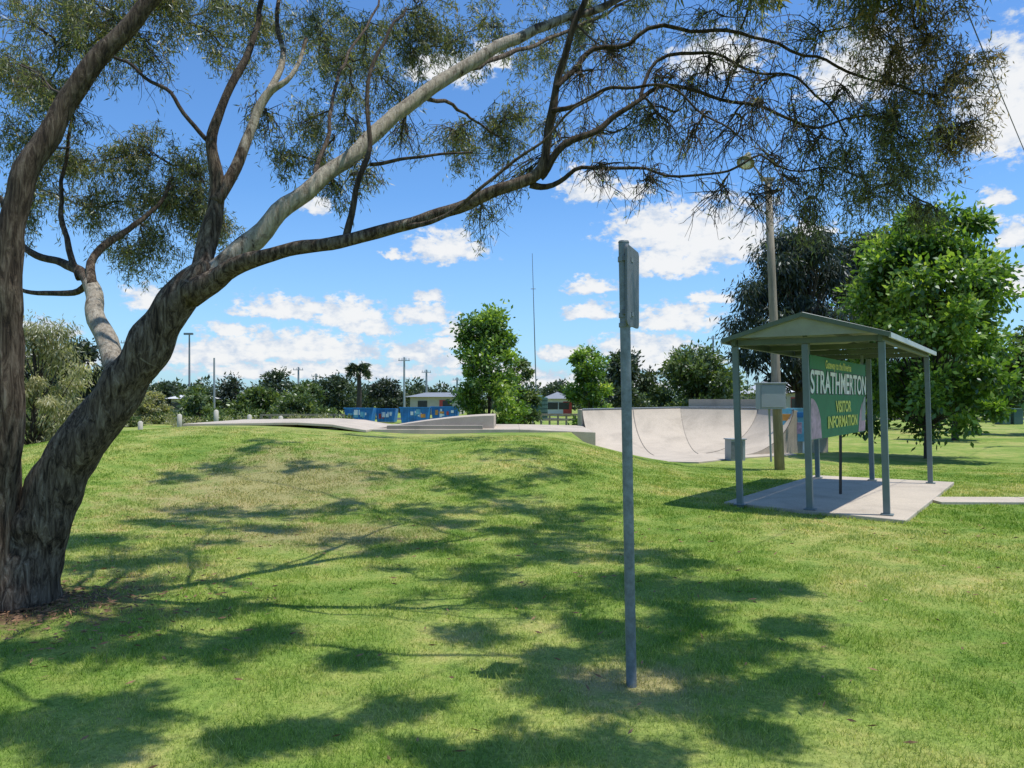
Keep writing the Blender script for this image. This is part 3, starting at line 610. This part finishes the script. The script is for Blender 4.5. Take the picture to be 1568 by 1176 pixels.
def patch(t0,t1,z0,z1,m,arc=False,off=.018):
    K=10; top=[]
    for k in range(K+1):
        f=k/K; zz_=z0+(z1-z0)*(math.sqrt(max(0,1-(f if t1>t0 else f)**2)) if arc else 1); top.append(sp_(t0+(t1-t0)*f,zz_,off))
    bot=[sp_(t0+(t1-t0)*k/K,z0,off) for k in range(K+1)]
    b.add(bot+top,[(k,k+1,K+2+k,K+1+k) for k in range(K)],m)
patch(.01,.17,zb+.01,zb+.60,0,True); patch(.99,.84,zb+.01,zb+.58,0,True); patch(.99,.90,zb+.2,zb+.64,1,True,.021)
b.obj('picture_corners',[M_pink,M_box],e)
def text(s,t,z,size,mat,off=.022,sxx=1.0,bold=.022):
    c=bpy.data.curves.new('lettering','FONT'); c.body=s; c.size=size; c.align_x='CENTER'; c.align_y='CENTER'; c.offset=size*bold
    o=bpy.data.objects.new('lettering',c); link(o,e); c.materials.append(mat)
    xd=Vector((ax.x,ax.y,0)); zd=Vector((0,0,1)); nd=xd.cross(zd)
    M=Matrix((xd*sxx,zd,nd)).transposed().to_4x4(); M.translation=sp_(t,z,off); o.matrix_world=M
text('STRATHMERTON',.5,zt-.40,.46,M_blk,off=.0205,sxx=1.14,bold=.055)
text('STRATHMERTON',.5,zt-.40,.46,M_white,off=.024,sxx=1.14,bold=.02)
text('Gateway to the Riverina',.45,zt-.11,.17,M_yel,sxx=1.1)
text('VISITOR',.53,zt-.76,.25,M_yel,off=.026,sxx=1.25,bold=.03); text('INFORMATION',.53,zt-1.0,.25,M_yel,off=.026,sxx=1.3,bold=.03)

# ---------------------------------------------------------------- light pole
e=empty('street_lamp'); d=17.4; b=B(); a0=S(1194,722,d);a1=S(1176,276,d)
tube(b,[a0,a0.lerp(a1,.33),a0.lerp(a1,.66),a1],[.115,.105,.09,.08],14,0,None,.05); b.obj('timber_pole',[M_timber],e,smooth=True)
b=B(); box(b,a1+Vector((0,0,.02)),(.28,.2,.05),None,0)
tube(b,[a1+Vector((-.05,-.1,-.08)),a1+Vector((-.25,-.14,.12)),a1+Vector((-.42,-.2,.30)),a1+Vector((-.5,-.22,.34))],[.02]*4,8,0)
tube(b,[a1+Vector((-.06,-.1,-.30)),a1+Vector((-.3,-.16,.16))],[.012]*2,6,0)
b.obj('bracket_arm',[M_timber],e)
b=B(); lc=a1+Vector((-.56,-.24,.42)); axd=Vector((-.35,-.35,-.85)).normalized()
tube(b,[lc-axd*.16,lc-axd*.12,lc-axd*.02,lc+axd*.10,lc+axd*.14],[.05,.07,.10,.20,.205],16,0)
tube(b,[lc+axd*.13,lc+axd*.20,lc+axd*.24],[.14,.11,.05],12,1); b.obj('lamp_head',[M_lamp,M_roofw],e,smooth=True)
b=B(); c=S(1180,607,17.1); box(b,c+Vector((0,0,0)),(.60,.26,.58),RZ(.1),0); box(b,c+Vector((0,-.01,.30)),(.66,.32,.03),RZ(.1),0)
box(b,c+Vector((0,-.138,0)),(.54,.012,.50),RZ(.1),0); tube(b,[c+Vector((.0,.1,-.29)),c+Vector((.06,.14,-1.5))],[.025,.025],8,0)
b.obj('meter_box',[M_box],e,bevel=.008)

# ---------------------------------------------------------------- skate park
e=empty('skate_park'); b=B()
def slab(x0,x1,y0,y1,z0,z1,m=0): box(b,((x0+x1)/2,(y0+y1)/2,(z0+z1)/2),(x1-x0,y1-y0,z1-z0),None,m)
slab(-4.6,.2,20.3,24.5,-.1,.80)
b.add([(.2,20.3,-.1),(2.26,20.3,-.1),(2.26,24.5,-.1),(.2,24.5,-.1),(.2,20.3,.80),(2.26,20.3,.72),(2.26,24.5,.76),(.2,24.5,.80)],BOXF,0)
pr=[(-8.6,.97),(-5.6,1.01),(-4.7,.96),(-4.2,.87),(-3.8,.808)]
for (xa,za),(xb,zb_) in zip(pr[:-1],pr[1:]):
    b.add([(xa,19.6,za-.07),(xb,19.6,zb_-.07),(xb,24,zb_-.07),(xa,24,za-.07),(xa,19.6,za),(xb,19.6,zb_),(xb,24,zb_),(xa,24,za)],BOXF,0)
slab(-8.5,-4.62,19.9,23.9,-.1,.86,1)
K=12; x0,x1=-3.75,-.5
prof=[(x0+(x1-x0)*k/K,.806+.36*(1-(1-k/K)**1.6)) for k in range(K+1)]
vs=[(x,yy,z) for yy in(20.9,23.4) for x,z in prof]+[(x,yy,.79) for yy in(20.9,23.4) for x,z in prof]; n=K+1
fs=[(k,k+1,n+k+1,n+k) for k in range(K)]+[(2*n+k,2*n+k+1,k+1,k) for k in range(K)]+[(3*n+k,n+k,n+k+1,3*n+k+1) for k in range(K)]+[(K,2*n+K,3*n+K,n+K)]
b.add(vs,fs,0)
slab(-3.4,-.8,20.4,20.7,.79,.90,1)
b.obj('deck',[M_conc,M_concd],e,bevel=.012)
b=B()
fl=[(2.3,19.4),(3.4,19.2),(4.7,18.9),(6.3,20.4),(8.2,21.6),(8.2,25),(2.3,25)]
b.add([(x,yy,.03) for x,yy in fl]+[(x,yy,-.1) for x,yy in fl],[tuple(range(7))]+[(i,i+7,(i+1)%7+7,(i+1)%7) for i in range(7)],0)
b.obj('bowl_floor',[M_conc],e)
def quarter(bm,a,c,inw0,inw1,h0,h1,m=0,K=14):
    a=Vector(a);c=Vector(c); vs=[]
    for k in range(K+1):
        t=k/K; hz=1-math.cos(t*math.pi/2*.86); hz/=1-math.cos(math.pi/2*.86); xr=1-math.sin(t*math.pi/2*.86)/math.sin(math.pi/2*.86)
        vs+= [a+Vector(inw0)*xr+Vector((0,0,.03+hz*h0)), c+Vector(inw1)*xr+Vector((0,0,.03+hz*h1))]
    bm.add(vs,[(2*k,2*k+1,2*k+3,2*k+2) for k in range(K)],m)
A0=(2.27,24.2,0);A1=(5.7,25.4,0);A2=(8.0,24.4,0);A3=(8.4,22.4,0)
for nm,q in (('quarter_pipe_back',(A0,A1,(.3,-3.6,0),(-.3,-3.6,0),1.24,1.30)),('quarter_pipe_corner',(A1,A2,(-.3,-3.6,0),(-2.3,-2.4,0),1.30,1.28)),('quarter_pipe_side',(A2,A3,(-2.3,-2.4,0),(-1.9,-1.1,0),1.28,1.24))):
    b=B(); quarter(b,*q); b.obj(nm,[M_conc],e,smooth=True)
b=B()
def deckpoly(pts,z,m=0,zb=-.1):
    n=len(pts); b.add([(x,yy,z) for x,yy in pts]+[(x,yy,zb) for x,yy in pts],[tuple(range(n))]+[(i,i+n,(i+1)%n+n,(i+1)%n) for i in range(n)],m)
deckpoly([(2.27,24.21),(5.7,25.41),(5.7,27),(2.27,26)],1.27)
deckpoly([(5.71,25.41),(8.01,24.41),(9.4,25.6),(5.71,27.0)],1.325)
deckpoly([(8.02,24.40),(8.41,22.4),(9.6,22.8),(9.4,25.59)],1.28)
K=12; vs=[];P0=Vector((8.41,22.39,0)); IN=Vector((-1.9,-1.1,0))
for k in range(K+1):
    t=k/K; hz=(1-math.cos(t*math.pi/2*.86))/(1-math.cos(math.pi/2*.86)); xr=1-math.sin(t*math.pi/2*.86)/math.sin(math.pi/2*.86)
    q_=P0+IN*xr+Vector((0,-.01,0)); vs+=[(q_.x,q_.y,.03+hz*1.24),(q_.x,q_.y,-.1)]
b.add(vs,[(2*k,2*k+1,2*k+3,2*k+2) for k in range(K)],0)
deckpoly([(6.4,27.2),(9.2,26.2),(10.2,28),(7,29)],1.62)
b.obj('platforms',[M_conc],e)
b=B()
pts=[Vector(A0),Vector(A1),Vector(A2),Vector(A3)]; tube(b,[p+Vector((0,0,1.29 if i in(0,3) else 1.34)) for i,p in enumerate(pts)],[.025]*4,8,0); b.obj('coping',[M_gal],e)
b=B()
for (pa_,inw) in ((A1,(-.3,-3.6,0)),(A2,(-2.3,-2.4,0)),((4.0,24.8,0),(0,-3.6,0))):
    pp=[]
    for k in range(13):
        t=k/12; hz=(1-math.cos(t*math.pi/2*.86))/(1-math.cos(math.pi/2*.86)); xr=1-math.sin(t*math.pi/2*.86)/math.sin(math.pi/2*.86)
        pp.append(Vector(pa_)+Vector(inw)*xr+Vector((0,0,.032+hz*1.285)))
    tube(b,pp,[.014]*13,4,0,cap=False)
b.obj('control_joints',[M_concd],e)
e=empty('electrical_cabinet'); b=B(); c=Vector((5.85,19.7,.28)); box(b,c,(.4,.35,.56),RZ(.2),0); box(b,c+Vector((0,-.005,.29)),(.46,.40,.03),RZ(.2),0); box(b,c+Vector((.0,-.182,0)),(.33,.01,.46),RZ(.2),1); b.obj('cabinet',[M_box,M_alu],e,bevel=.008)
e=empty('mural_board'); b=B(); d=22.5; c=S(1213,645,d); box(b,(c.x,c.y,.85),(.78,.06,1.0),RZ(-.2),0)
box(b,(c.x-.34,c.y+.1,.55),(.07,.07,1.3),None,1); box(b,(c.x+.34,c.y,.55),(.07,.07,1.3),None,1)
R=RZ(-.2)
for (dx,dz,sx_,sz_,m) in((-.1,.22,.42,.2,2),(.12,-.1,.3,.34,3),(-.2,-.2,.22,.3,1),(.22,.3,.18,.16,4)): box(b,Vector((c.x,c.y,.85))+R@Vector((dx,-.036,dz)),(sx_,.012,sz_),R,m)
b.obj('board',[M_lblue,M_white,M_orange,M_pink,M_blue],e,bevel=.004)

# ---------------------------------------------------------------- blue bins, bollards, fences, houses, poles
def mural(u0,u1,v0,v1,d,seed):
    e=empty('painted_skip_bin'); b=B(); x0=at(u0,d);x1=at(u1,d); z1=hgt(v0,d)
    L_=x1-x0; vs=[(x0+.12,d,0.05),(x1-.12,d,0.05),(x1-.12,d+1.3,0.05),(x0+.12,d+1.3,0.05),(x0,d,z1),(x1,d,z1),(x1,d+1.3,z1),(x0,d+1.3,z1)]
    b.add(vs,BOXF,0); beam(b,(x0-.05,d-.02,z1),(x1+.05,d-.02,z1),.08,.06,0)
    r_=random.Random(seed)
    for k in range(8):
        ww=r_.uniform(.12,.4); hh_=r_.uniform(.1,.35); xx=r_.uniform(x0+.35,x1-.35); zz_=r_.uniform(.45*z1,z1-.25)
        box(b,(xx,d-.012-.003*k,zz_),(ww,.006,hh_),None,r_.choice([2,3,4,5,2]))
    for k in range(5): box(b,(x0+.2+(L_-.4)*k/4,d-.05,z1*.5),(.04,.06,z1*.85),None,0)
    b.obj('bin_body',[M_blue,M_blk,M_white,M_red,M_orange,M_lblue],e)
mural(527,571,625,645,50,1);mural(575,606,626,645,52,2);mural(612,657,624,645,50,3);mural(660,702,623,645,51,4)
for i,(u,vb) in enumerate(((215,672),(275,669),(331,664),(80,674),(140,672),(382,662),(430,661))):
    d=25+i*.5; x=at(u,d); e_=B(); g=ghs(x,d)
    tube(e_,[Vector((x,d,g-.1)),Vector((x,d,g+.62)),Vector((x,d,g+.66))],[.085,.08,.03],10); e_.obj('timber_bollard',[M_wall],None,smooth=True)
def fence(name,u0,u1,d,h,n,m):
    b=B()
    for k in range(n+1): box(b,(at(u0+(u1-u0)*k/n,d),d,h/2),(.12,.12,h),None,0)
    for z in(h*.92,h*.5): beam(b,(at(u0,d),d-.07,z),(at(u1,d),d-.07,z),.05,.12,0)
    b.obj(name,[m])
fence('timber_rail_fence',790,893,46,.75,8,M_timber); fence('timber_rail_fence',400,526,47,.7,9,M_timber)
def house(name,u0,u1,d,wall_h,roof_h,mw,mr,dep=7):
    e=empty(name); x0=at(u0,d);x1=at(u1,d); b=B(); box(b,((x0+x1)/2,d+dep/2,wall_h/2),(x1-x0,dep,wall_h),None,0); b.obj('walls',[mw],e)
    b=B(); o_=.5; A=[(x0-o_,d-o_,wall_h),(x1+o_,d-o_,wall_h),(x1+o_,d+dep+o_,wall_h),(x0-o_,d+dep+o_,wall_h),(x0+1.2,d+dep/2,wall_h+roof_h),(x1-1.2,d+dep/2,wall_h+roof_h)]
    b.add(A,[(0,1,5,4),(1,2,5),(2,3,4,5),(3,0,4),(0,3,2,1)],0); b.obj('roof',[mr],e)
    b=B(); n=max(2,int((x1-x0)/3))
    for k in range(n):
        xx=x0+(x1-x0)*(k+.5)/n; box(b,(xx,d-.01,wall_h*.58),(1.0,.06,wall_h*.4),None,0)
    b.obj('windows',[M_glass],e); b=B(); box(b,((x0+x1)/2+.9,d-.012,wall_h*.42),(.85,.05,wall_h*.82),None,0); b.obj('door',[M_red],e)
house('weatherboard_house',1170,1236,70,2.2,1.2,M_wall,M_roofw)
house('weatherboard_house',838,872,74,1.7,.7,M_roofw,M_roof,5)
house('farm_shed',628,704,80,1.9,.5,M_wall,M_roof,8)
house('weatherboard_house',262,292,72,1.7,.7,M_wall,M_roofw,6)
house('weatherboard_house',1530,1640,75,2.4,1.4,M_wall,M_roofw,8)
e=empty('water_tank'); b=B(); d=62; x=at(824,d); tube(b,[Vector((x,d,0)),Vector((x,d,1.75)),Vector((x,d,2.05))],[.8,.8,.1],20)
for k in range(5): tube(b,[Vector((x,d,.25+.33*k)),Vector((x,d,.29+.33*k))],[.83,.83],20)
b.obj('tank',[M_tank],e)
def ppole(u,vt,d,arm=1.0,lean=0):
    e=empty('power_pole'); b=B(); x=at(u,d); H=hgt(vt,d); tube(b,[Vector((x,d,-.2)),Vector((x+lean,d,H))],[.12*d/70,.08*d/70],8,0)
    if arm:
        box(b,(x+lean,d-.15,H-.35),(arm*1.2,.08,.08),RZ(.25),0)
        for k in(-.5,-.2,.2,.5): tube(b,[Vector((x+lean+k*arm,d-.15+k*.2,H-.3)),Vector((x+lean+k*arm,d-.15+k*.2,H-.1))],[.04,.03],6,0)
    b.obj('pole',[M_box],e)
ppole(328,548,60,0);ppole(457,562,90,1.0);ppole(619,547,78,1.0);ppole(653,566,95,1.0);ppole(1092,514,80,1.1);ppole(484,572,100,1);ppole(700,578,100,1);ppole(194,520,75,.8)
e=empty('floodlight_pole'); b=B(); x=at(290,75); H=hgt(510,75); tube(b,[Vector((x,75,-.2)),Vector((x,75,H))],[.12,.08],8); box(b,(x,74.8,H-.1),(.9,.2,.2)); b.obj('pole',[M_gal],e)
e=empty('radio_mast'); b=B(); a=S(822,612,90); a.z=-.2; c=S(815,388,90); tube(b,[a,a.lerp(c,.5),c],[.075,.06,.03],6); tube(b,[a.lerp(c,.78)+Vector((-.3,0,0)),a.lerp(c,.78)+Vector((.3,0,0))],[.04,.04],5); b.obj('mast',[M_gal],e)
e=empty('power_pole'); b=B(); tube(b,[Vector((18.5,25,-.2)),Vector((18.5,25,6.9))],[.14,.10],10,0); box(b,(18.5,24.85,6.6),(1.3,.1,.1),RZ(.6),0); b.obj('pole',[M_timber],e)
b=B(); w0=Vector((18.5,25,6.7)); w1=Vector((-8.1,-8,6.0)); tube(b,[w0.lerp(w1,t)-Vector((0,0,1.9*t*(1-t))) for t in np.linspace(0,1,24)],[.007]*24,5); b.obj('overhead_wire',[M_blk],e)
e=empty('wheelie_bin'); b=B(); d=48; x=at(1535,d); box(b,(x,d,.5),(.6,.7,.95)); box(b,(x,d,1.0),(.66,.78,.08)); box(b,(x+.8,d,.5),(.6,.7,.95)); box(b,(x+.8,d,1.0),(.66,.78,.08)); b.obj('bin',[M_tank],e,bevel=.03)
b=B(); n=40; L1=[];L2=[]
for k in range(n+1):
    x=-60+60*k/n; yy=27.5+.12*(x+20)*.3+8*sst(np.array(x),-14,-2); L1.append((x,float(yy),ghs(x,float(yy))+.012)); L2.append((x,float(yy)+1.6,ghs(x,float(yy)+1.6)+.012))
b.add(L1+L2,[(k,k+1,n+2+k,n+1+k) for k in range(n)],0); b.obj('gravel_path',[M_gravel])
b=B(); b.add([(-150,60,.012),(150,60,.012),(150,66,.012),(-150,66,.012)],[(0,1,2,3)],0); b.obj('road',[M_asph])

# ---------------------------------------------------------------- camera
cd=bpy.data.cameras.new('camera'); cam=link(bpy.data.objects.new('camera',cd)); cam.location=(0,0,EYE); cam.rotation_euler=(math.radians(90),0,0)
cd.sensor_width=36; cd.lens=36*F/1568; cd.shift_y=24/1568; cd.clip_start=.05; cd.clip_end=6000
scene.camera=cam
scene.view_settings.view_transform='Standard'; scene.view_settings.look='None'; scene.view_settings.exposure=0
